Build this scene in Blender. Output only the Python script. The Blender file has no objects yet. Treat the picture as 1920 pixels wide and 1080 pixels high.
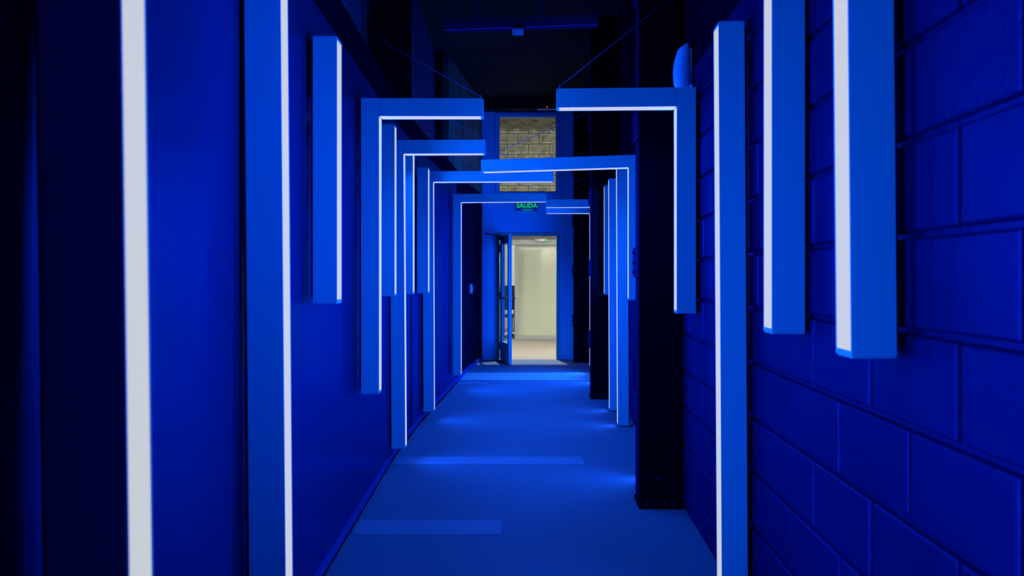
import bpy, bmesh, math, random
from mathutils import Matrix, Vector
random.seed(4)
C = bpy.context.scene.collection
F = 1512.0                      # focal length in pixels of the 1920 px wide frame
EYE = 1.274                     # camera height
W = 0.094                       # lamp profile
TOP = 2.21                      # all lamp tops

# ------------------------------------------------------------------ materials
def mat(name, col, rough=0.5, spec=0.5, metal=0.0, bump=None, var=None, coat=0.0, tint=None):
    m = bpy.data.materials.new(name); m.use_nodes = True
    nt = m.node_tree; b = nt.nodes['Principled BSDF']
    b.inputs['Base Color'].default_value = (*col, 1)
    b.inputs['Roughness'].default_value = rough
    b.inputs['Specular IOR Level'].default_value = spec
    b.inputs['Metallic'].default_value = metal
    b.inputs['Coat Weight'].default_value = coat
    if tint: b.inputs['Specular Tint'].default_value = (*tint, 1)
    tc = nt.nodes.new('ShaderNodeTexCoord')
    if var:                                      # (scale, amount): patchy wear of the colour
        n = nt.nodes.new('ShaderNodeTexNoise'); n.inputs['Scale'].default_value = var[0]
        n.inputs['Detail'].default_value = 6
        nt.links.new(tc.outputs['Object'], n.inputs['Vector'])
        r = nt.nodes.new('ShaderNodeValToRGB')
        lo = [max(0, c*(1-var[1])) for c in col]; hi = [min(1, c*(1+var[1])) for c in col]
        r.color_ramp.elements[0].position = 0.3; r.color_ramp.elements[1].position = 0.7
        r.color_ramp.elements[0].color = (*lo, 1); r.color_ramp.elements[1].color = (*hi, 1)
        nt.links.new(n.outputs['Fac'], r.inputs['Fac'])
        nt.links.new(r.outputs['Color'], b.inputs['Base Color'])
    if bump:                                     # (scale, strength, distance)
        n = nt.nodes.new('ShaderNodeTexNoise'); n.inputs['Scale'].default_value = bump[0]
        n.inputs['Detail'].default_value = 5
        nt.links.new(tc.outputs['Object'], n.inputs['Vector'])
        bp = nt.nodes.new('ShaderNodeBump'); bp.inputs['Strength'].default_value = bump[1]
        bp.inputs['Distance'].default_value = bump[2]
        nt.links.new(n.outputs['Fac'], bp.inputs['Height'])
        nt.links.new(bp.outputs['Normal'], b.inputs['Normal'])
    return m
def emit(name, col, s):
    m = bpy.data.materials.new(name); m.use_nodes = True
    b = m.node_tree.nodes['Principled BSDF']
    b.inputs['Base Color'].default_value = (0.05, 0.05, 0.05, 1)
    b.inputs['Roughness'].default_value = 0.6
    b.inputs['Specular IOR Level'].default_value = 0.1
    b.inputs['Emission Color'].default_value = (*col, 1)
    b.inputs['Emission Strength'].default_value = s
    return m
def satin(name, diff, gl, rough, fac, bump=None, var=None):
    # coloured metallic-flake paint: matt body under a soft sheen of the same hue
    m = bpy.data.materials.new(name); m.use_nodes = True
    nt = m.node_tree; nt.nodes.clear()
    o = nt.nodes.new('ShaderNodeOutputMaterial'); d = nt.nodes.new('ShaderNodeBsdfDiffuse'); g = nt.nodes.new('ShaderNodeBsdfGlossy')
    d.inputs['Color'].default_value = (*diff, 1); g.inputs['Color'].default_value = (*gl, 1); g.inputs['Roughness'].default_value = rough
    x = nt.nodes.new('ShaderNodeMixShader'); x.inputs[0].default_value = fac
    nt.links.new(d.outputs[0], x.inputs[1]); nt.links.new(g.outputs[0], x.inputs[2]); nt.links.new(x.outputs[0], o.inputs[0])
    tc = nt.nodes.new('ShaderNodeTexCoord')
    if var:
        n = nt.nodes.new('ShaderNodeTexNoise'); n.inputs['Scale'].default_value = var[0]; n.inputs['Detail'].default_value = 6
        r = nt.nodes.new('ShaderNodeValToRGB'); r.color_ramp.elements[0].position = .3; r.color_ramp.elements[1].position = .7
        r.color_ramp.elements[0].color = (*[c*(1-var[1]) for c in diff], 1); r.color_ramp.elements[1].color = (*[c*(1+var[1]) for c in diff], 1)
        nt.links.new(tc.outputs['Object'], n.inputs['Vector']); nt.links.new(n.outputs['Fac'], r.inputs['Fac']); nt.links.new(r.outputs['Color'], d.inputs['Color'])
    if bump:
        n = nt.nodes.new('ShaderNodeTexNoise'); n.inputs['Scale'].default_value = bump[0]; n.inputs['Detail'].default_value = 5
        bp = nt.nodes.new('ShaderNodeBump'); bp.inputs['Strength'].default_value = bump[1]; bp.inputs['Distance'].default_value = bump[2]
        nt.links.new(tc.outputs['Object'], n.inputs['Vector']); nt.links.new(n.outputs['Fac'], bp.inputs['Height'])
        nt.links.new(bp.outputs['Normal'], d.inputs['Normal']); nt.links.new(bp.outputs['Normal'], g.inputs['Normal'])
    return m
M = {
 'paint':   mat('lamp_paint', (0.03, 0.46, 0.54), 0.45, 0.35, bump=(900, .08, .001)),
 'cap':     mat('lamp_end_cap', (0.05, 0.44, 0.52), 0.4),
 'diffuser': emit('lamp_diffuser', (0.575, 0.60, 0.585), 1.0),
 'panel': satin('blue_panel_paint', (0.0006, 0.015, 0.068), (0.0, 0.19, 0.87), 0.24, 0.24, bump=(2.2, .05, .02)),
 'rail': satin('dark_rail_and_shade', (0.001, 0.002, 0.010), (0.0, 0.06, 0.4), 0.45, 0.02),  # dark steel; also paints the shade behind lamps and under the skirting
 'skirt': satin('blue_skirting', (0.004, 0.04, 0.17), (0.0, 0.2, 0.9), 0.35, 0.08),
 'block': satin('blue_painted_block', (0.001, 0.005, 0.052), (0.0, 0.11, 0.55), 0.40, 0.10, bump=(60, .45, .005), var=(3, .22)),
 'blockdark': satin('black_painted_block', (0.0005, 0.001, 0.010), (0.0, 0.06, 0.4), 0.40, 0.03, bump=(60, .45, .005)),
 'steel': satin('black_blue_steel', (0.001, 0.002, 0.006), (0.01, 0.08, 0.45), 0.35, 0.012, bump=(30, .15, .002)),
 'bolt': satin('black_steel_lit', (0.002, 0.008, 0.055), (0.01, 0.1, 0.55), 0.35, 0.06),  # lighter copy of the column steel, lamp sheen put into the colour
 'carpet': mat('grey_carpet', (0.085, 0.135, 0.195), 0.95, 0.1, bump=(420, .9, .006), var=(260, .22)),
 'tile': mat('light_carpet_tile', (0.15, 0.20, 0.275), 0.95, 0.1, bump=(420, .9, .006), var=(240, .2)),
 'beige': mat('beige_carpet', (0.215, 0.20, 0.172), 0.95, 0.1, bump=(300, .8, .006), var=(90, .14)),
 'endwall': mat('end_wall_blue', (0.03, 0.50, 0.92), 0.5, 0.3, bump=(40, .05, .002)),
 'doorpaint': mat('door_blue', (0.02, 0.32, 0.40), 0.4),
 'black':   mat('black_ceiling', (0.008, 0.009, 0.012), 0.85, 0.1),
 'plaster': mat('teal_plaster_lit', (0.02, 0.34, 0.95), 0.7, 0.2, bump=(6, .6, .03), var=(2.6, .45)),  # plaster colour raised so the cross wall reads as lit
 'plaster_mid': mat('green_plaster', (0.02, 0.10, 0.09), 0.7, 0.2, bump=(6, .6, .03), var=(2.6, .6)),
 'plaster_dim': mat('blue_plaster_dim', (0.002, 0.010, 0.07), 0.7, 0.2, bump=(6, .6, .03), var=(2.6, .4)),  # darker copy of the plaster, dimness put into the colour
 'whitetile': mat('white_carpet_tile', (0.42, 0.40, 0.40), 0.95, 0.1, bump=(420, .9, .006), var=(240, .2)),
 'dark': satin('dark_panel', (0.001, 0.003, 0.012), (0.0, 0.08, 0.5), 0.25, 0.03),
 'cable': mat('cable_steel', (0.03, 0.09, 0.28), 0.4, 0.4),
 'concrete': mat('grey_concrete_block', (0.20, 0.198, 0.16), 0.95, 0.1, bump=(45, .9, .014), var=(7, .4)),
 'mortar': mat('mortar', (0.34, 0.335, 0.28), 0.95, 0.1, bump=(60, .9, .012), var=(12, .5)),
 'joint': mat('dark_mortar', (0.10, 0.098, 0.08), 0.95, 0.1, bump=(60, .8, .01)),
 'white':   mat('white_paint', (0.75, 0.75, 0.70), 0.7),
 'alu':     mat('grey_aluminium', (0.22, 0.245, 0.245), 0.45),
 'blind': mat('beige_blind', (0.72, 0.71, 0.61), 0.85, 0.1),
 'gloss':   mat('dark_plastic', (0.015, 0.016, 0.018), 0.4),
 'sensor': mat('white_plastic', (0.2, 0.60, 0.92), 0.35, 0.5),
 'galv': satin('galvanised_tray', (0.008, 0.05, 0.30), (0.0, 0.2, 0.8), 0.4, 0.08),
 'green':   emit('green_sign_light', (0.0, 0.75, 0.06), 0.9),
 'red':     emit('red_led', (1.0, 0.05, 0.10), 1.2),
 'signback': mat('sign_acrylic', (0.01, 0.12, 0.40), 0.3),
}
def glass(name, tint, rough, refl):
    m = bpy.data.materials.new(name); m.use_nodes = True
    nt = m.node_tree; nt.nodes.clear()
    o = nt.nodes.new('ShaderNodeOutputMaterial')
    t = nt.nodes.new('ShaderNodeBsdfTransparent'); t.inputs[0].default_value = (*tint, 1)
    g = nt.nodes.new('ShaderNodeBsdfGlossy'); g.inputs['Roughness'].default_value = rough
    f = nt.nodes.new('ShaderNodeFresnel'); f.inputs['IOR'].default_value = refl
    x = nt.nodes.new('ShaderNodeMixShader')
    gm = nt.nodes.new('ShaderNodeNewGeometry'); mu = nt.nodes.new('ShaderNodeMath'); mu.operation = 'MULTIPLY'; sb = nt.nodes.new('ShaderNodeMath'); sb.operation = 'SUBTRACT'; sb.inputs[0].default_value = 1
    nt.links.new(gm.outputs['Backfacing'], sb.inputs[1]); nt.links.new(f.outputs[0], mu.inputs[0]); nt.links.new(sb.outputs[0], mu.inputs[1])
    nt.links.new(mu.outputs[0], x.inputs[0]); nt.links.new(t.outputs[0], x.inputs[1])
    nt.links.new(g.outputs[0], x.inputs[2]); nt.links.new(x.outputs[0], o.inputs[0])
    return m
M['glass'] = glass('clear_glass', (0.94, 0.96, 0.95), 0.0, 1.3)
M['sheet'] = glass('reflective_glass', (0.86, 0.88, 0.86), 0.03, 1.5)

# ------------------------------------------------------------------ helpers
def new(name, bm, m, parent=None, bevel=0, smooth=False):
    bmesh.ops.recalc_face_normals(bm, faces=bm.faces)
    me = bpy.data.meshes.new(name); bm.to_mesh(me); bm.free()
    if smooth:
        for p in me.polygons: p.use_smooth = True
    me.materials.append(m)
    o = bpy.data.objects.new(name, me); C.objects.link(o)
    if parent: o.parent = parent
    if bevel:
        b = o.modifiers.new('bevel', 'BEVEL'); b.width = bevel; b.segments = 2
        b.limit_method = 'ANGLE'; b.angle_limit = math.radians(40)
    return o
def box(bm, x0, x1, y0, y1, z0, z1):
    r = bmesh.ops.create_cube(bm, size=1)
    bmesh.ops.transform(bm, verts=r['verts'], matrix=Matrix.Translation(((x0+x1)/2, (y0+y1)/2, (z0+z1)/2)) @
                        Matrix.Diagonal((abs(x1-x0), abs(y1-y0), abs(z1-z0), 1)))
    return r['verts']
def boxo(name, m, parent, *d, bevel=0):
    bm = bmesh.new(); box(bm, *d); return new(name, bm, m, parent, bevel)
def tube(bm, p, q, r, n=8):
    p, q = Vector(p), Vector(q); v = q-p
    res = bmesh.ops.create_cone(bm, cap_ends=True, segments=n, radius1=r, radius2=r, depth=v.length)
    bmesh.ops.transform(bm, verts=res['verts'], matrix=Matrix.Translation((p+q)/2) @
                        v.to_track_quat('Z', 'Y').to_matrix().to_4x4())
    return res['verts']
def thing(name, label, cat, loc, rz=0, group=None, ry=0):
    o = bpy.data.objects.new(name, None); C.objects.link(o); o.empty_display_size = .1
    o.rotation_mode = 'YXZ'; o.location = loc; o.rotation_euler = (0, ry, rz)
    return tag(o, label, cat, group)
def tag(o, label, cat, group=None):
    o['label'] = label; o['category'] = cat; o['kind'] = 'thing'
    if group: o['group'] = group
    return o
def struct(o, label=None):
    o['kind'] = 'structure'
    if label: o['label'] = label
    return o
def prism(bm, pts, z0, z1):                       # closed outline in plan, extruded
    lo = [bm.verts.new((x, y, z0)) for x, y in pts]; hi = [bm.verts.new((x, y, z1)) for x, y in pts]
    n = len(pts)
    for i in range(n):
        bm.faces.new((lo[i], lo[(i+1) % n], hi[(i+1) % n], hi[i]))
    bm.faces.new(lo); bm.faces.new(hi)

# ------------------------------------------------------------------ lamps
def channel(L, m0, m1, side=0.006, deep=0.004):
    """bar along +z, section x in [-W,0], y in [0,W]; a shallow channel sunk in the +x face"""
    bm = bmesh.new(); v = lambda x, y, z: bm.verts.new((x, y, z))
    o = [v(0, 0, 0), v(0, W, 0), v(0, W, L), v(0, 0, L)]
    i = [v(0, side, m0), v(0, W-side, m0), v(0, W-side, L-m1), v(0, side, L-m1)]
    d = [v(-deep, side, m0), v(-deep, W-side, m0), v(-deep, W-side, L-m1), v(-deep, side, L-m1)]
    b = [v(-W, 0, 0), v(-W, W, 0), v(-W, W, L), v(-W, 0, L)]
    for k in range(4):
        j = (k+1) % 4
        bm.faces.new((o[k], o[j], i[j], i[k])); bm.faces.new((i[k], i[j], d[j], d[k])); bm.faces.new((o[j], o[k], b[k], b[j]))
    bm.faces.new(d); bm.faces.new(b)
    return bm
def diffuser(L, m0, m1, side=0.006, deep=0.004):
    bm = bmesh.new(); box(bm, -deep+.0005, -0.0008, side+.0004, W-side-.0004, m0+.0004, L-m1-.0004); return bm
POWER = 14.6                                       # watts per metre of strip
LIGHT = (0.002, 0.115, 1.0)
def strip_light(root, mtx, length, k=1.0, spread=150):
    l = bpy.data.lights.new('led_strip', 'AREA'); l.shape = 'RECTANGLE'
    l.size = length; l.size_y = W-0.014; l.color = LIGHT; l.energy = POWER*length*k; l.spread = math.radians(spread)
    o = bpy.data.objects.new('led_strip', l); C.objects.link(o); o.parent = root; o.matrix_local = mtx
def bent(bm, mtx):
    bmesh.ops.transform(bm, verts=bm.verts, matrix=mtx)
    return bm
def lamp(side, px, Y, z0, label, z1=TOP, arm=None, slope=0.0, lean=0.0, tilt=0.0, cable=None, power=1.0, spread=150):
    """side -1 = on the left wall (glows to +x), +1 = on the right wall.  px = picture column of the front inner edge"""
    x = (px-960)/F*Y; L = z1-z0
    if Y > 6.5: spread = 164
    mir = Matrix.Diagonal((-side, 1, 1, 1))       # built facing +x, mirrored for the right wall
    t = thing('angled_lamp' if arm else 'bar_lamp', label, 'lamp', (x, Y, z0), -math.atan(slope),
              'angled wall lamps with a stayed arm' if arm else 'straight upright bar lamps', ry=0)
    ln = Matrix.Rotation(lean, 4, 'Y')
    m0, m1 = 0.012, (W if arm else 0.012)
    cap_t = boxo('end_cap', M['cap'], t, -W+.003, -.003, .003, W-.003, -.0035, .001)
    bent_me(cap_t, ln @ mir)
    new('post', bent(channel(L, m0, m1), ln @ mir), M['paint'], t, .0015)
    new('diffuser', bent(diffuser(L, m0, m1), ln @ mir), M['diffuser'], t)
    a = L-m0-m1
    strip_light(t, ln @ Matrix.Translation((-side*.0015, W/2, m0+a/2)) @ Matrix.Rotation(side*math.pi/2, 4, 'Y'), a-.01, power, spread)
    if not arm:
        cap = boxo('end_cap', M['cap'], t, -W+.003, -.003, .003, W-.003, L-.001, L+.0025); bent_me(cap, ln @ mir)
    br = boxo('gap_shade_rail', M['rail'], t, -W-.011, -W+.002, W*.2, W*.8, .02, L-.02); bent_me(br, ln @ mir)  # black spine joining lamp to wall, added as the shade in the gap
    if arm:
        # arm: bar along +x, its open face turned down
        A = mir @ Matrix.Translation((0, 0, L)) @ Matrix.Rotation(tilt, 4, 'Y') @ Matrix(((0, 0, 1, 0.0012), (0, 1, 0, 0), (-1, 0, 0, -W), (0, 0, 0, 1)))
        new('arm', bent(channel(arm, 0.0, 0.012), ln @ A), M['paint'], t, .0015)
        new('arm_diffuser', bent(diffuser(arm, 0.0, 0.012), ln @ A), M['diffuser'], t)
        capm = boxo('arm_end_cap', M['cap'], t, -W+.003, -.003, .003, W-.003, arm-.001, arm+.003); bent_me(capm, ln @ A)
        mid = A @ Vector((0.0015, W/2, arm/2))
        strip_light(t, ln @ Matrix.Translation(mid) @ Matrix.Rotation(-side*tilt, 4, 'Y'), arm-.02, power)
        end = ln @ A @ Vector((-W, W*.5, arm-.015))
        bm = bmesh.new(); tube(bm, end+Vector((0, 0, -.002)), end+Vector((0, 0, .02)), .004); bmesh.ops.create_uvsphere(bm, u_segments=8, v_segments=6, radius=.007, matrix=Matrix.Translation(end+Vector((0, 0, .022))))
        new('eye_bolt', bm, M['cable'], t, smooth=True)
        if cable:
            bm = bmesh.new(); tube(bm, end+Vector((0, 0, .02)), Vector(cable), .0022, 6)
            new('stay_cable', bm, M['cable'], t, smooth=True)
    return t
def bent_me(o, mtx):
    o.data.transform(mtx)
    if mtx.determinant() < 0: o.data.flip_normals()

S = 0.0423                                        # the right wall drifts this much to the right per metre
wall_r = lambda y: 0.756 + S*y
LW = [(-1.2, -.43), (0.2, -.495), (.97, -.59), (2.11, -.712), (3.13, -.80), (4.4, -.817), (5.64, -.834), (7.0, -.805), (9.05, -.697), (9.7, -.668)]
def wall_l(y):
    for (a, p), (b, q) in zip(LW, LW[1:]):
        if a <= y <= b: return p+(q-p)*(y-a)/(b-a)
    return LW[-1][1]

# left wall
lamp(-1, 257, .967, .10, 'nearest bar lamp at the far left edge, black unlit front and broad white strip', slope=-.119, lean=-.0125, spread=140)
lamp(-1, 537.5, 2.11, .10, 'tall bar lamp on the left wall between the nearest lamp and the short hanging one', slope=-.06, lean=-.0085)
lamp(-1, 631.5, 3.13, 1.175, 'short bar lamp high on the left wall, last before the first bent lamp', slope=0.0)
lamp(-1, 710.5, 4.21, .667, 'first bent lamp on the left wall, short arm and post ending at waist height', arm=.541, slope=-.005, cable=(-.105, .05, 1.92))
lamp(-1, 739.8, 4.93, 1.16, 'short bar lamp on the left wall right behind the first bent lamp', slope=-.01)
lamp(-1, 759.8, 5.49, .108, 'second bent lamp on the left wall, short arm and post reaching nearly to the floor', arm=.553, slope=.0, lean=-.006, tilt=.002, cable=(-.10, .05, 2.46))
lamp(-1, 774, 5.80, 1.156, 'short bar lamp half hidden behind the second bent lamp on the left wall', slope=.02)
lamp(-1, 802.6, 6.75, 1.142, 'short bar lamp on the left wall just before the third bent lamp', slope=.03, z1=2.195)
lamp(-1, 813.8, 7.11, .091, 'third bent lamp on the left wall, long arm crossing below the block-wall window', arm=1.06, slope=.0, lean=-.004, cable=(-.10, .05, 2.5))
lamp(-1, 864.3, 9.05, .174, 'farthest bent lamp on the left wall, its arm passing above the green sign', arm=.955, slope=.03, tilt=-.004, power=1.7, cable=(-.10, .05, 2.4))
# right wall
lamp(1, 1597, 1.69, 1.107, 'nearest bar lamp on the right block wall, thickest of the hanging bars', slope=S, lean=-.009, spread=127, power=1.5)
lamp(1, 1447.7, 2.32, 1.114, 'second hanging bar lamp on the right block wall, between the widest and the long one', slope=S, spread=137)
lamp(1, 1354, 2.95, .09, 'long bar lamp on the right block wall with its top in view, reaching out below', slope=S, lean=-.006, spread=145)
lamp(1, 1269, 3.97, 1.099, 'nearest bent lamp on the right wall, in front of the first black column', arm=.588, slope=S, tilt=.0, cable=(.105, .05, 1.67))
lamp(1, 1218, 5.02, .012, 'bar lamp standing hidden behind the first black column, lighting the carpet beside it', slope=S, power=.85)
lamp(1, 1178.8, 6.17, 1.103, 'second bent lamp on the right wall, its long sagging arm beyond the first column', arm=1.13, slope=S, tilt=.026, cable=(.10, .05, 1.62))
lamp(1, 1158.6, 6.87, .011, 'floor-length bar lamp on the right wall, nearer of the pair beyond the first column', slope=S, lean=-.004, power=.55)
lamp(1, 1143, 7.65, .012, 'floor-length bar lamp on the right wall, farther of the pair beyond the first column', slope=S, lean=-.003, power=.55)
lamp(1, 1133.4, 8.2, 1.10, 'short hanging bar lamp on the right wall in front of the second black column', slope=S)
lamp(1, 960+1.045/9.67*F, 9.67, .012, 'upper of two small bent lamps stacked at the far right, post behind the second column', arm=.640, slope=S, power=2.2, cable=(.09, .05, 2.6))
lamp(1, 1106, 10.6, .10, 'lower of two small bent lamps at the far right, post glowing beside the second column', arm=.572, slope=S, power=2.2, cable=(.09, .05, 2.5))

# ------------------------------------------------------------------ shell
floor_bm = bmesh.new(); box(floor_bm, -1.7, 1.7, -1.2, 12.5, -.05, 0)
struct(new('floor', floor_bm, M['carpet']), 'blue lit grey carpet of the corridor')
def carpet_tile(x0, x1, y0, y1, label, m='tile'):
    o = boxo('carpet_tile', M[m], None, x0, x1, y0, y1, -.004, .0025)
    tag(o, label, 'carpet tile', 'pale carpet tiles in the corridor floor')
def plank(pxl, pxr, ytop, ybot, label, m='tile'):
    n, f = F*EYE/(ybot-520), F*EYE/(ytop-520); mid = (n+f)/2
    carpet_tile(max((pxl-960)/F*mid, wall_l(mid)+.02), (pxr-960)/F*mid, n, f, label, m)
plank(640, 940, 975, 1003, 'pale carpet tile nearest the camera, running out from the left skirting')
plank(720, 1093, 857, 871.5, 'pale carpet tile across the corridor beside the foot of the second bent lamp')
plank(858, 1150, 699, 712.6, 'pale carpet band right across the floor near the far doorway', 'whitetile')
plank(845, 915, 716, 720, 'small thin pale carpet tile beside the farthest bent lamp on the left')

# left partition, gently bowed, rail along its top
def wall_strip(name, m, pts, off0, off1, z0, z1, parent=None, smooth=False):
    out = [(x+off1, y) for y, x in pts]; back = [(x+off0, y) for y, x in reversed(pts)]
    bm = bmesh.new(); prism(bm, out+back, z0, z1)
    return new(name, bm, m, parent)
def refine(pts, n=4):                              # rounded polyline
    P = []
    for k in range(len(pts)-1):
        p0 = pts[max(k-1, 0)]; p1 = pts[k]; p2 = pts[k+1]; p3 = pts[min(k+2, len(pts)-1)]
        for i in range(n):
            t = i/n; y = p1[0]+(p2[0]-p1[0])*t
            m1 = (p2[1]-p0[1])/(p2[0]-p0[0]); m2 = (p3[1]-p1[1])/(p3[0]-p1[0]); h = p2[0]-p1[0]
            x = ((2*t**3-3*t**2+1)*p1[1]+(t**3-2*t**2+t)*h*m1+(-2*t**3+3*t**2)*p2[1]+(t**3-t**2)*h*m2)
            P.append((y, x))
    P.append(pts[-1]); return P
LWR = refine(LW[:5], 5)[:-1] + LW[4:]
o = struct(wall_strip('wall_left', M['panel'], LWR, -.09, 0, 0, 2.40), 'smooth satin blue panel wall along the left side')
me = o.data
for p in me.polygons: p.use_smooth = abs(p.normal.z) < .5
wn = o.modifiers.new('edge', 'EDGE_SPLIT'); wn.split_angle = math.radians(30)
struct(wall_strip('trim_left', M['rail'], LWR, -.10, .014, 2.39, 2.56), 'dark steel rail along the top of the left wall')
struct(wall_strip('trim_left_foot_shade', M['rail'], LWR, -.001, .004, 0, .034), 'dark strip painted as shade under the left skirting')  # flat dark strip standing in for the shadow gap at the floor
struct(wall_strip('baseboard_left', M['skirt'], LWR, -.001, .013, .03, .068), 'blue skirting along the left wall')
# dark end piece of the left side
END = [(9.7, -.668), (10.9, -.615), (12.5, -.462)]
struct(wall_strip('wall_left_end', M['dark'], END, -.09, 0, 0, 2.56), 'dark panel between the last left lamp and the end wall')
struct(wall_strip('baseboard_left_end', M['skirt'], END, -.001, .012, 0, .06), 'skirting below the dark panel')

# upper side above the partition: cross wall, black column, flush side walls
struct(boxo('wall_upper_cross', M['plaster'], None, -1.7, -1.10, 6.70, 6.80, 0, 4.0), 'teal cross wall, coloured bright as if lit, above the near part of the left partition')
struct(boxo('wall_upper_outer', M['black'], None, -1.72, -1.66, -1.2, 6.70, 0, 4.0), 'dark outer wall behind the left partition')
bm = bmesh.new(); box(bm, -1.10, -.81, 6.5, 6.525, 0, 4.0); box(bm, -1.10, -.93, 6.675, 6.70, 0, 4.0); box(bm, -.97, -.95, 6.525, 6.675, 0, 4.0)
struct(new('trim_column', bm, M['black']), 'black column rising above the left partition')
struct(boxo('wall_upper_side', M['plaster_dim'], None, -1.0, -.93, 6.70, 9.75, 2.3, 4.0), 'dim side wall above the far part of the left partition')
struct(boxo('trim_column_far', M['black'], None, -1.0, -.85, 9.75, 9.95, 2.3, 4.0), 'black post between the upper side walls')
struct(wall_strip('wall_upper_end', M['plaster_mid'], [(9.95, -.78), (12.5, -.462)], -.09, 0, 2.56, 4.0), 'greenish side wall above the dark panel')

# right wall: painted concrete blocks with sunk joints
def blockwall(name, m, org, ax, length, zlo, zhi, zphase, uphase, nrm, bl=.4, bh=.2, joint=.010, deep=.008, jit=.0012, parent=None, mort=None, c=.005):
    bm = bmesh.new(); ax = Vector(ax).normalized(); nrm = Vector(nrm).normalized(); org = Vector(org)
    P = lambda u, z, d: bm.verts.new(org + ax*u + Vector((0, 0, z)) + nrm*d)
    k = math.floor((zlo-zphase)/bh); edge_faces = []
    while zphase+k*bh < zhi-.001:
        za, zb = max(zphase+k*bh, zlo), min(zphase+(k+1)*bh, zhi)
        u = ((uphase+(bl/2 if k % 2 else 0)) % bl)-bl
        while u < length:
            ua, ub = max(u, 0), min(u+bl, length); u += bl
            if ub-ua < .03 or zb-za < .03: continue
            j = joint/2; dd = random.uniform(-jit, jit)
            rings = []
            for (ins, d) in ((j, -deep), (j+c*.12, -deep*.55+dd), (j+c*.45, -deep*.18+dd), (j+c, dd)):
                rings.append([P(ua+ins, za+ins, d), P(ub-ins, za+ins, d), P(ub-ins, zb-ins, d), P(ua+ins, zb-ins, d)])
            for a, b in zip(rings, rings[1:]):
                for i in range(4): bm.faces.new((a[i], a[(i+1) % 4], b[(i+1) % 4], b[i]))
            bm.faces.new(rings[-1])
            if mort:
                edge_faces.extend(range(len(bm.faces)-5, len(bm.faces)-1))
        k += 1
    me = bpy.data.meshes.new(name)
    # mortar bed and body of the wall
    nb = len(bm.faces)
    q = [P(0, zlo, -deep*.9), P(length, zlo, -deep*.9), P(length, zhi, -deep*.9), P(0, zhi, -deep*.9)]
    r = [P(0, zlo, -.15), P(length, zlo, -.15), P(length, zhi, -.15), P(0, zhi, -.15)]
    for i in range(4): bm.faces.new((q[(i+1) % 4], q[i], r[i], r[(i+1) % 4]))
    bm.faces.new(q); bm.faces.new(r)
    bm.normal_update()
    fs = list(bm.faces)
    for f in fs[:nb]:
        if f.normal.dot(nrm) < 0: f.normal_flip()
    bm.to_mesh(me); bm.free()
    me.materials.append(m)
    if mort:
        me.materials.append(mort)
        for p in me.polygons[nb:]: p.material_index = 2
        for q in edge_faces: me.polygons[q].material_index = 1
        me.materials.append(M['joint'])
    o = bpy.data.objects.new(name, me); C.objects.link(o)
    return o
ln = math.sqrt(1+S*S)
o = blockwall('wall_right', M['block'], (wall_r(-1.2), -1.2, 0), (S, 1, 0), 13.7*ln, 0, 2.361, -.039, (1.2+.08), (-1, S, 0), joint=.012, deep=.015, c=.008)
struct(o, 'blue painted concrete block wall along the right side')
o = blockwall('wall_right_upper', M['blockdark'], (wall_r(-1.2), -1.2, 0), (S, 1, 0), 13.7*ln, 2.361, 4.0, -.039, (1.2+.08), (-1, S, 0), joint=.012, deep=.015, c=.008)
struct(o, 'black painted upper courses of the right block wall')

# ceiling
bm = bmesh.new(); box(bm, -1.7, 1.7, -1.2, 12.5, 4.0, 4.1)
struct(new('ceiling', bm, M['black']), 'black ceiling lost in the dark')
struct(boxo('trim_ceiling', M['black'], None, -1.5, 1.25, 12.28, 12.5, 3.84, 4.0), 'dark beam above the end wall')

# end wall with doorway and high window
YE = 12.5
ex = lambda px, y=YE: (px-960)/F*y
ez = lambda py, y=YE: EYE+(520-py)/F*y
DX0, DX1, DZ = ex(937), ex(1043.5), ez(442)
WX0, WX1, WZ0, WZ1 = ex(935.5), ex(1043.5), ez(360.5), ez(218.5)
XL, XR = -1.6, 1.42
bm = bmesh.new()
for d in ((XL, DX0, 0, DZ), (DX1, XR, 0, DZ), (XL, XR, DZ, WZ0), (XL, WX0, WZ0, WZ1), (WX1, XR, WZ0, WZ1), (XL, XR, WZ1, 4.1)):
    box(bm, d[0], d[1], YE, YE+.14, d[2], d[3])
struct(new('wall_end', bm, M['endwall']), 'blue end wall around the open door and high window')
bm = bmesh.new()
for d in ((-4, DX0-.06, 0, 5.0), (DX1+.06, 3.2, 0, 5.0), (DX0-.06, DX1+.06, DZ+.06, WZ0), (DX0-.06, DX1+.06, WZ1, 5.0)):
    box(bm, d[0], d[1], YE+.14, YE+.16, d[2], d[3])
struct(new('wall_end_back', bm, M['white']), 'pale far side of the end wall')
# window
w = struct(thing('window_1', 'square high window looking onto a grey block wall', 'window', (0, YE, 0)))
del w['category']
w['kind'] = 'structure'
bm = bmesh.new(); fr = .018
for d in ((WX0, WX1, WZ0, WZ0+fr), (WX0, WX1, WZ1-fr*.5, WZ1), (WX0, WX0+fr*.6, WZ0, WZ1), (WX1-fr*.6, WX1, WZ0, WZ1)):
    box(bm, d[0], d[1], .03, .10, d[2], d[3])
new('window_frame', bm, M['alu'], w)
bm = bmesh.new(); k = .055
for d in ((WX0-k, WX1+k, WZ0-k, WZ0), (WX0-k, WX1+k, WZ1, WZ1+k), (WX0-k, WX0, WZ0, WZ1), (WX1, WX1+k, WZ0, WZ1)):
    box(bm, d[0], d[1], -.015, .0, d[2], d[3])
new('window_surround', bm, M['endwall'], w, .003)
boxo('window_pane', M['glass'], w, WX0+.005, WX1-.005, .06, .066, WZ0+.005, WZ1-.005)
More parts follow.
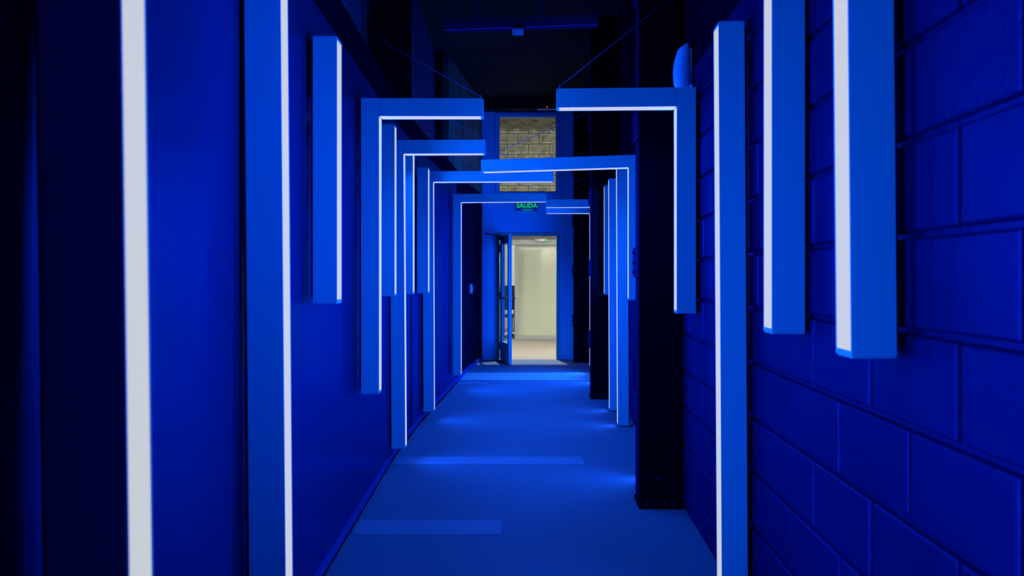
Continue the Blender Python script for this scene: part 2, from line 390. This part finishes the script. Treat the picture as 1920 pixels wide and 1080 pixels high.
# door frame
d = struct(thing('door_1', 'blue glazed door standing open into the corridor', 'door', (DX0, YE, 0)))
del d['category']; d['kind'] = 'structure'
bm = bmesh.new(); k = .05
dw = DX1-DX0
box(bm, -k, 0, -.018, .14, 0, DZ+k); box(bm, dw, dw+k, -.018, .14, 0, DZ+k); box(bm, 0, dw, -.018, .14, DZ, DZ+k)
new('door_frame', bm, M['doorpaint'], d, .002)
# leaf, hinged at the left jamb, swung towards the camera
hx, hy = 0.004, -.02; fx, fy = ex(953.5, 11.68)-DX0, 11.70-YE
ang = math.atan2(fy-hy, fx-hx); LWd = math.hypot(fx-hx, fy-hy); T = .05
R = Matrix.Translation((hx, hy, 0)) @ Matrix.Rotation(ang, 4, 'Z')
def leafpart(name, m, *a, bevel=.002, parent=d):
    o = boxo(name, m, parent, *a, bevel=bevel); o.data.transform(R); return o
H = DZ-.012
bm = bmesh.new()
for a in ((0, .16), (LWd-.09, LWd)): box(bm, a[0], a[1], 0, T, .012, H)
box(bm, .16, LWd-.09, 0, T, .012, .30); box(bm, .16, LWd-.09, 0, T, H-.13, H)
o = new('door_leaf', bm, M['doorpaint'], d, .002); o.data.transform(R)
leafpart('door_pane', M['glass'], .155, LWd-.085, T*.45, T*.55, .295, H-.125, bevel=0)
b = leafpart('push_bar', M['gloss'], .10, LWd-.03, T+.035, T+.06, .955, .98)
b2 = leafpart('push_bar', M['gloss'], .10, LWd-.03, -.06, -.035, .955, .98)
for zz in (.22, 1.0, 1.72):
    leafpart('hinge', M['alu'], -.03, .0, .0, .02, zz-.06, zz+.06)
bm = bmesh.new(); box(bm, LWd-.004, LWd+.0015, .012, .038, .90, 1.06); o = new('latch_plate', bm, M['alu'], d); o.data.transform(R)
leafpart('door_closer', M['gloss'], .05, .26, -.05, 0, H-.07, H-.01)
bm = bmesh.new(); ca = R @ Vector((.16, -.03, H-.005)); cb = Vector((ex(909, 12.42)-DX0, -.02, ez(437.5)))
tube(bm, ca, cb, .009, 6); new('closer_arm', bm, M['gloss'], d)

# exit sign on the end wall
s = thing('exit_sign', 'green glowing exit sign reading SALIDA above the open door', 'sign', (ex(987.7), YE-.06, ez(387)))
boxo('sign_panel', M['signback'], s, -.165, .165, -.004, .004, -.075, .065)
boxo('sign_bracket', M['gloss'], s, -.15, .15, -.012, .06, .065, .085)
def text(body, size, m, parent, loc, name):
    cu = bpy.data.curves.new(name, 'FONT'); cu.body = body; cu.size = size; cu.extrude = .0012; cu.offset = size*.012
    cu.align_x = 'CENTER'; cu.align_y = 'CENTER'
    tmp = bpy.data.objects.new('tmp', cu); C.objects.link(tmp)
    dg = bpy.context.evaluated_depsgraph_get(); me = bpy.data.meshes.new_from_object(tmp.evaluated_get(dg))
    bpy.data.objects.remove(tmp)
    me.transform(Matrix.Translation(loc) @ Matrix.Rotation(math.pi/2, 4, 'X'))
    me.materials.clear(); me.materials.append(m)
    o = bpy.data.objects.new(name, me); C.objects.link(o); o.parent = parent
    return o
text('SALIDA', .098, M['green'], s, (0, -.006, .005), 'sign_lettering')
boxo('sign_underline', M['green'], s, -.07, .09, -.007, -.004, -.062, -.056)
l = bpy.data.lights.new('sign_glow', 'AREA'); l.shape = 'RECTANGLE'; l.size = .28; l.size_y = .08; l.color = (0, 1, .08); l.energy = .10
o = bpy.data.objects.new('sign_glow', l); C.objects.link(o); o.parent = s; o.location = (0, .012, -.01); o.rotation_euler = (-math.pi/2, 0, 0)

# ------------------------------------------------------------------ battened steel columns on the right
def bolt_bm(c, axis, r=.012, h=.011):
    bm = bmesh.new(); c = Vector(c); a = Vector(axis)
    res = bmesh.ops.create_cone(bm, cap_ends=True, segments=8, radius1=r, radius2=r*.72, depth=h)
    bmesh.ops.transform(bm, verts=res['verts'], matrix=Matrix.Translation(c+a*h/2) @ a.to_track_quat('Z', 'Y').to_matrix().to_4x4())
    return bm
def column(x0, y, wid, dep, label, battens, z1=3.998):
    rz = -math.atan(S)
    t = thing('steel_column', label, 'column', (x0, y, 0), rz, 'battened steel columns along the right wall')
    th = .022
    for y0 in (0, dep-th):                        # front and back channel: web plate with lips turned inwards
        bm = bmesh.new()
        pts = [(0, y0), (wid, y0), (wid, y0+th), (0, y0+th)]
        prism(bm, pts, .02, z1)
        s = 1 if y0 == 0 else -1
        yy = (y0+th, y0+th+.05) if s > 0 else (y0-.05, y0)
        box(bm, 0.006, .018, yy[0], yy[1], .02, z1); box(bm, wid-.018, wid-.006, yy[0], yy[1], .02, z1)
        new('front_channel' if s > 0 else 'back_channel', bm, M['steel' if s > 0 else 'bolt'], t, .002)  # back channel takes the lighter steel, standing in for light on its edge
    bm = bmesh.new(); box(bm, wid*.5-.01, wid*.5+.01, th, dep-th, .02, z1); new('web', bm, M['black'], t)
    for z in battens:
        p = boxo('batten_plate', M['bolt'], t, -.014, 0, -.004, dep+.004, z-.085, z+.085, bevel=.002)
        for yy in (.05, dep-.06):
            for dz in (-.055, 0, .055):
                new('bolt', bolt_bm((-.014, yy, z+dz), (-1, 0, 0)), M['bolt'], p)
    bp = boxo('base_plate', M['steel'], t, -.006, wid, -.02, dep+.02, 0, .02, bevel=.002)
    for k in range(4):
        new('anchor_bolt', bolt_bm((.04+k*(wid-.08)/3, -.010, .02), (0, 0, 1), .008, .02), M['bolt'], bp)
    new('bolt', bolt_bm((wid*.42, 0, .16), (0, -1, 0), .013, .012), M['bolt'], t)
    return t
def colx(px, y): return (px-960)/F*y
y1 = 4.45; column(colx(1199, y1), y1, wall_r(y1)-colx(1199, y1)-.012, .20, 'first black steel column on the right, nearest, bolted plates down its side', (.545, 1.36, 2.13, 2.92, 3.7))
y1 = 8.45; column(colx(1108, y1), y1, wall_r(y1)-colx(1108, y1)-.012, .20, 'second black steel column on the right, beyond the floor-length lamps', (.62, 1.37, 2.13, 2.92))
y1 = 12.06; column(colx(1076, y1), y1, wall_r(y1)-colx(1076, y1)-.012, .20, 'farthest black steel column, beside the end wall right of the door', (.62, 1.37, 2.13, 2.92))

# rounded wall fixture above the near right lamp
ys = 4.18
t = thing('wall_speaker', 'small rounded pale box fixed high on the right wall above the bent lamp', 'speaker', (wall_r(ys)-.012, ys, 2.15), -math.atan(S))
bm = bmesh.new(); prof = []
z0, z1 = 0.06, .325
n = 14
ring = []
for i in range(n+1):
    q = i/n; z = z0+(z1-z0)*q
    dpt = .086*(math.sin(math.pi*min(1, .22+q*.62))**.75) if q < .97 else .035
    hw = .075*(1-.25*q)
    ring.append([bm.verts.new((-x*1.0, yv, z)) for (x, yv) in ((0.012, -hw), (dpt*.65, -hw*.92), (dpt*.92, -hw*.6), (dpt, 0), (dpt*.92, hw*.6), (dpt*.65, hw*.92), (0.012, hw))])
for a, b in zip(ring, ring[1:]):
    for i in range(6): bm.faces.new((a[i], a[i+1], b[i+1], b[i]))
    bm.faces.new((a[6], a[0], b[0], b[6]))
bm.faces.new(ring[0]); bm.faces.new(ring[-1])
new('shell', bm, M['sensor'], t, smooth=True)
boxo('mount_plate', M['sensor'], t, -.014, .004, -.05, .05, .03, .30, bevel=.003)
bm = bmesh.new(); tube(bm, (-.005, -.09, .05), (-.005, -.09, .10), .012, 10); new('clip', bm, M['sensor'], t, .003)

# cable tray with the small box, high across the corridor
yt = 7.5
t = thing('cable_tray', 'perforated steel cable tray crossing the corridor high under the ceiling', 'cable tray', (0, yt, ez(50, yt)), 0, ry=-.035)
xa, xb = colx(834, yt), colx(1122, yt)
bm = bmesh.new(); hh = .09
for (a, b) in ((0, .014), (.038, .052), (.076, .09)): box(bm, xa, xb, 0, .003, a, b)
k = 0; x = xa
while x < xb:
    box(bm, x, min(x+.016, xb), 0, .003, 0, hh); x += .042
box(bm, xa, xb, 0, .035, -.003, 0)
new('tray_side', bm, M['galv'], t)
boxo('tray_back', M['galv'], t, xa, xb, .12, .123, 0, hh)
for xx in (colx(1012, yt), xa+.3):
    for o_ in (0, .02):
        boxo('hanger', M['galv'], t, xx+o_, xx+o_+.008, -.006, -.001, -.02, 4.0-ez(52, yt))
t = thing('junction_box', 'tiny bright blue box hanging under the cable tray', 'box', (colx(971, yt-.02), yt+.0, ez(66, yt)-.0)); t.rotation_euler[0] = .45
boxo('body', M['sensor'], t, -.052, .052, -.01, .07, 0, .066, bevel=.003)
boxo('hook', M['rail'], t, -.01, .01, .0, .02, .06, .078)
boxo('lid', M['sensor'], t, -.048, .048, -.014, -.01, .004, .058, bevel=.001)

# sensor bar over the end wall window
t = thing('motion_sensor', 'slim sensor bar with a red light above the high window', 'sensor', (ex(1026, 12.25), 12.25, ez(205, 12.25)))
boxo('bar', M['sensor'], t, -.15, .15, 0, .05, 0, .012, bevel=.002)
boxo('sensor_head', M['gloss'], t, -.03, .06, .0, .05, .012, .05, bevel=.004)
bm = bmesh.new(); bmesh.ops.create_uvsphere(bm, u_segments=10, v_segments=8, radius=.010, matrix=Matrix.Translation((0, -.003, .033))); new('red_light', bm, M['red'], t, smooth=True)
boxo('stem', M['gloss'], t, .0, .02, .05, .06, -.0, .06); boxo('arm', M['gloss'], t, .0, .02, .05, .26, .02, .04)

# switch on the dark panel
ysw = 11.2
xs = -.615+(ysw-10.9)*(.153/1.6)
t = thing('wall_switch', 'small blue switch box on the dark panel left of the far door', 'switch', (xs, ysw, 1.05), -math.atan(.0956))
boxo('back_box', M['doorpaint'], t, 0, .03, -.04, .04, 0, .13, bevel=.003)
boxo('rocker', M['sensor'], t, .03, .036, -.02, .02, .03, .10, bevel=.001)

# ------------------------------------------------------------------ the room beyond
YB = 16.6
bm = bmesh.new(); box(bm, -4, 3.2, 12.5, 20.2, -.05, 0)
struct(new('floor_beyond', bm, M['beige']), 'beige carpet of the room beyond the door')
bm = bmesh.new(); box(bm, -4, 3.2, 12.64, 20.2, 5.0, 5.1); struct(new('ceiling_beyond', bm, M['white']))
bm = bmesh.new(); box(bm, 3.1, 3.2, 12.64, 20.2, 0, 5.0); struct(new('wall_beyond_right', bm, M['white']))
bm = bmesh.new(); box(bm, -4, -3.9, 12.64, 20.2, 0, 5.0); struct(new('wall_beyond_left', bm, M['white']))
bm = bmesh.new(); box(bm, -4, 3.2, 20.1, 20.2, 0, 5.0); struct(new('wall_beyond_back', bm, M['white']))
o = blockwall('wall_beyond', M['concrete'], (-3.9, YB, 0), (1, 0, 0), 7.0, 2.16, 5.0, .17, .11, (0, -1, 0), bl=.435, bh=.214, joint=.016, deep=.010, jit=.005, mort=M['mortar'], c=.022)
struct(o, 'grey concrete block wall seen through the high window')
bm = bmesh.new(); nx, nz = 90, 16; rows = []
for iz in range(nz+1):
    row = []
    for ix in range(nx+1):
        u, v = ix/nx, iz/nz
        e = 0 if iz in (0, nz) or ix in (0, nx) else 1
        dn = (math.sin(u*61+3*math.sin(v*9))+math.sin(u*23-v*14)+math.sin(v*19+u*37))*.012+random.uniform(-.008, .008)
        row.append(bm.verts.new((-.6+2.0*u, YB-.004-e*(.03+dn), 4.30+.42*v+.03*math.sin(u*40)*(1-v))))
    rows.append(row)
for a, b in zip(rows, rows[1:]):
    for i in range(nx): bm.faces.new((a[i], a[i+1], b[i+1], b[i]))
sm = new('mortar_smear', bm, M['joint'], None, smooth=True); sm.parent = o
# header beam over the glass partition
struct(boxo('trim_beyond', M['alu'], None, -.2, 3.1, YB-.08, YB+.12, ez(459, YB), 2.16), 'grey header over the glass partition')
# glass partition
gx = lambda px: (px-960)/F*YB
gz = lambda py: EYE+(520-py)/F*YB
g = thing('glass_partition', 'grey framed glass panel with a pale blind behind, through the open door', 'glass panel', (gx(965), YB-.03, 0))
bw = 1.9; gh = gz(459.5)
bm = bmesh.new()
for a in ((0, .085, 0, gh), (bw-.085, bw, 0, gh)): box(bm, a[0], a[1], 0, .06, a[2], a[3])
box(bm, .085, bw-.085, 0, .06, 0, .075); box(bm, .085, bw-.085, 0, .06, gh-.03, gh)
new('frame', bm, M['alu'], g, .003)
boxo('pane', M['sheet'], g, .08, bw-.08, .027, .033, .07, gh-.025)
bm = bmesh.new(); z = .075
while z < gh-.02:
    box(bm, .085, bw-.085, .085, .089, z, z+.0475); z += .05
box(bm, .085, bw-.085, .089, .093, .075, gh-.02)
new('blind', bm, M['blind'], g)
boxo('lintel_strip', M['gloss'], g, -.2, bw, -.065, -.052, gz(449.5), gz(443.5))
# small lit exit sign beyond
t = thing('small_exit_sign', 'tiny green lit sign on the grey header beyond the door', 'sign', (gx(1014), YB-.125, gz(453.6)))
boxo('sign_case', M['alu'], t, -.12, .12, -.02, .02, 0, .06)
boxo('arrow', M['green'], t, .075, .115, -.024, -.02, .012, .05)
boxo('figure', M['white'], t, -.035, -.012, -.024, -.02, .012, .05); boxo('figure', M['white'], t, .02, .045, -.024, -.02, .012, .05)
# office bits seen in the slit beside the door edge
t = thing('office_desk', 'white topped desk beyond the door edge', 'desk', (-.32, 17.6, 0))
boxo('tabletop', M['white'], t, -.6, .42, -.3, .3, .70, .735, bevel=.004)
for xx in (-.55, .36):
    for yy in (-.26, .24): boxo('leg', M['gloss'], t, xx, xx+.03, yy, yy+.03, 0, .70)
t = thing('monitor', 'dark monitor standing on the white desk beyond the door', 'monitor', (-.06, 17.65, .735))
boxo('screen', M['gloss'], t, -.22, .2, 0, .03, .1, .36, bevel=.004); boxo('stand', M['gloss'], t, -.02, .02, .0, .03, .0, .12); boxo('foot', M['gloss'], t, -.1, .1, -.06, .1, 0, .012)
def chair(x, y, rz, label):
    t = thing('office_chair', label, 'chair', (x, y, 0), rz, 'office chairs beyond the door')
    boxo('seat', M['gloss'], t, -.23, .23, -.22, .22, .44, .50, bevel=.02)
    boxo('backrest', M['gloss'], t, -.21, .21, .20, .25, .58, 1.02, bevel=.02)
    boxo('back_support', M['gloss'], t, -.025, .025, .21, .235, .46, .6)
    bm = bmesh.new(); tube(bm, (0, 0, .1), (0, 0, .45), .025, 10); new('post', bm, M['alu'], t)
    for k in range(5):
        a = k*math.tau/5; bm = bmesh.new(); tube(bm, (0, 0, .11), (.27*math.cos(a), .27*math.sin(a), .075), .02, 8); lg = new('leg', bm, M['white'], t)
        bm = bmesh.new(); bmesh.ops.create_uvsphere(bm, u_segments=10, v_segments=8, radius=.03, matrix=Matrix.Translation((.27*math.cos(a), .27*math.sin(a), .031))); new('castor', bm, M['gloss'], lg, smooth=True)
chair(.0, 17.0, .3, 'dark office chair in front of the white desk, seen beside the door edge')
chair(-.75, 16.95, -.5, 'dark office chair seen through the glass of the open door')

# ------------------------------------------------------------------ lights of the room beyond
def area(name, loc, rot, sx, sy, e, col):
    l = bpy.data.lights.new(name, 'AREA'); l.shape = 'RECTANGLE'; l.size = sx; l.size_y = sy; l.energy = e; l.color = col
    o = bpy.data.objects.new(name, l); C.objects.link(o); o.location = loc; o.rotation_euler = rot
    return o
WARM = (1.0, .96, .86)
def aimed(loc, to, sx, sy, e):
    q = (Vector(to)-Vector(loc)).to_track_quat('-Z', 'Y'); o = area('room_light', loc, (0, 0, 0), sx, sy, e, WARM); o.rotation_mode = 'QUATERNION'; o.rotation_quaternion = q
aimed((2.4, 14.0, 2.6), (.6, 16.6, 1.4), .6, .6, 60)  # unseen room lamp, aimed at the glass panel to brighten it
aimed((-2.2, 14.6, 2.8), (-.2, 16.6, 1.0), .6, .6, 50)
area('room_light', (-1.6, 18.6, 3.2), (0, 0, 0), .6, 1.2, 120, WARM)
sp = bpy.data.lights.new('door_downlight', 'SPOT'); sp.energy = 620; sp.color = WARM; sp.spot_size = math.radians(150); sp.spot_blend = .6; sp.shadow_soft_size = .03
o = bpy.data.objects.new('door_downlight', sp); C.objects.link(o); o.location = (.61, 12.94, 2.58)

# ------------------------------------------------------------------ world, camera
wd = bpy.data.worlds.new('world'); bpy.context.scene.world = wd; wd.use_nodes = True
wd.node_tree.nodes['Background'].inputs[0].default_value = (0.0002, 0.0006, 0.002, 1)
cam = bpy.data.cameras.new('camera'); cam.sensor_width = 36; cam.lens = 36*F/1920; cam.shift_y = -20/1920
cam.clip_start = .05; cam.dof.use_dof = True; cam.dof.focus_distance = 5.0; cam.dof.aperture_fstop = 5.0
co = bpy.data.objects.new('camera', cam); C.objects.link(co); co.location = (0, 0, EYE); co.rotation_euler = (math.pi/2, 0, 0)
sc = bpy.context.scene; sc.camera = co
sc.view_settings.view_transform = 'Standard'; sc.view_settings.look = 'None'; sc.view_settings.gamma = 1
sc.view_settings.use_curve_mapping = False; sc.view_settings.exposure = 0
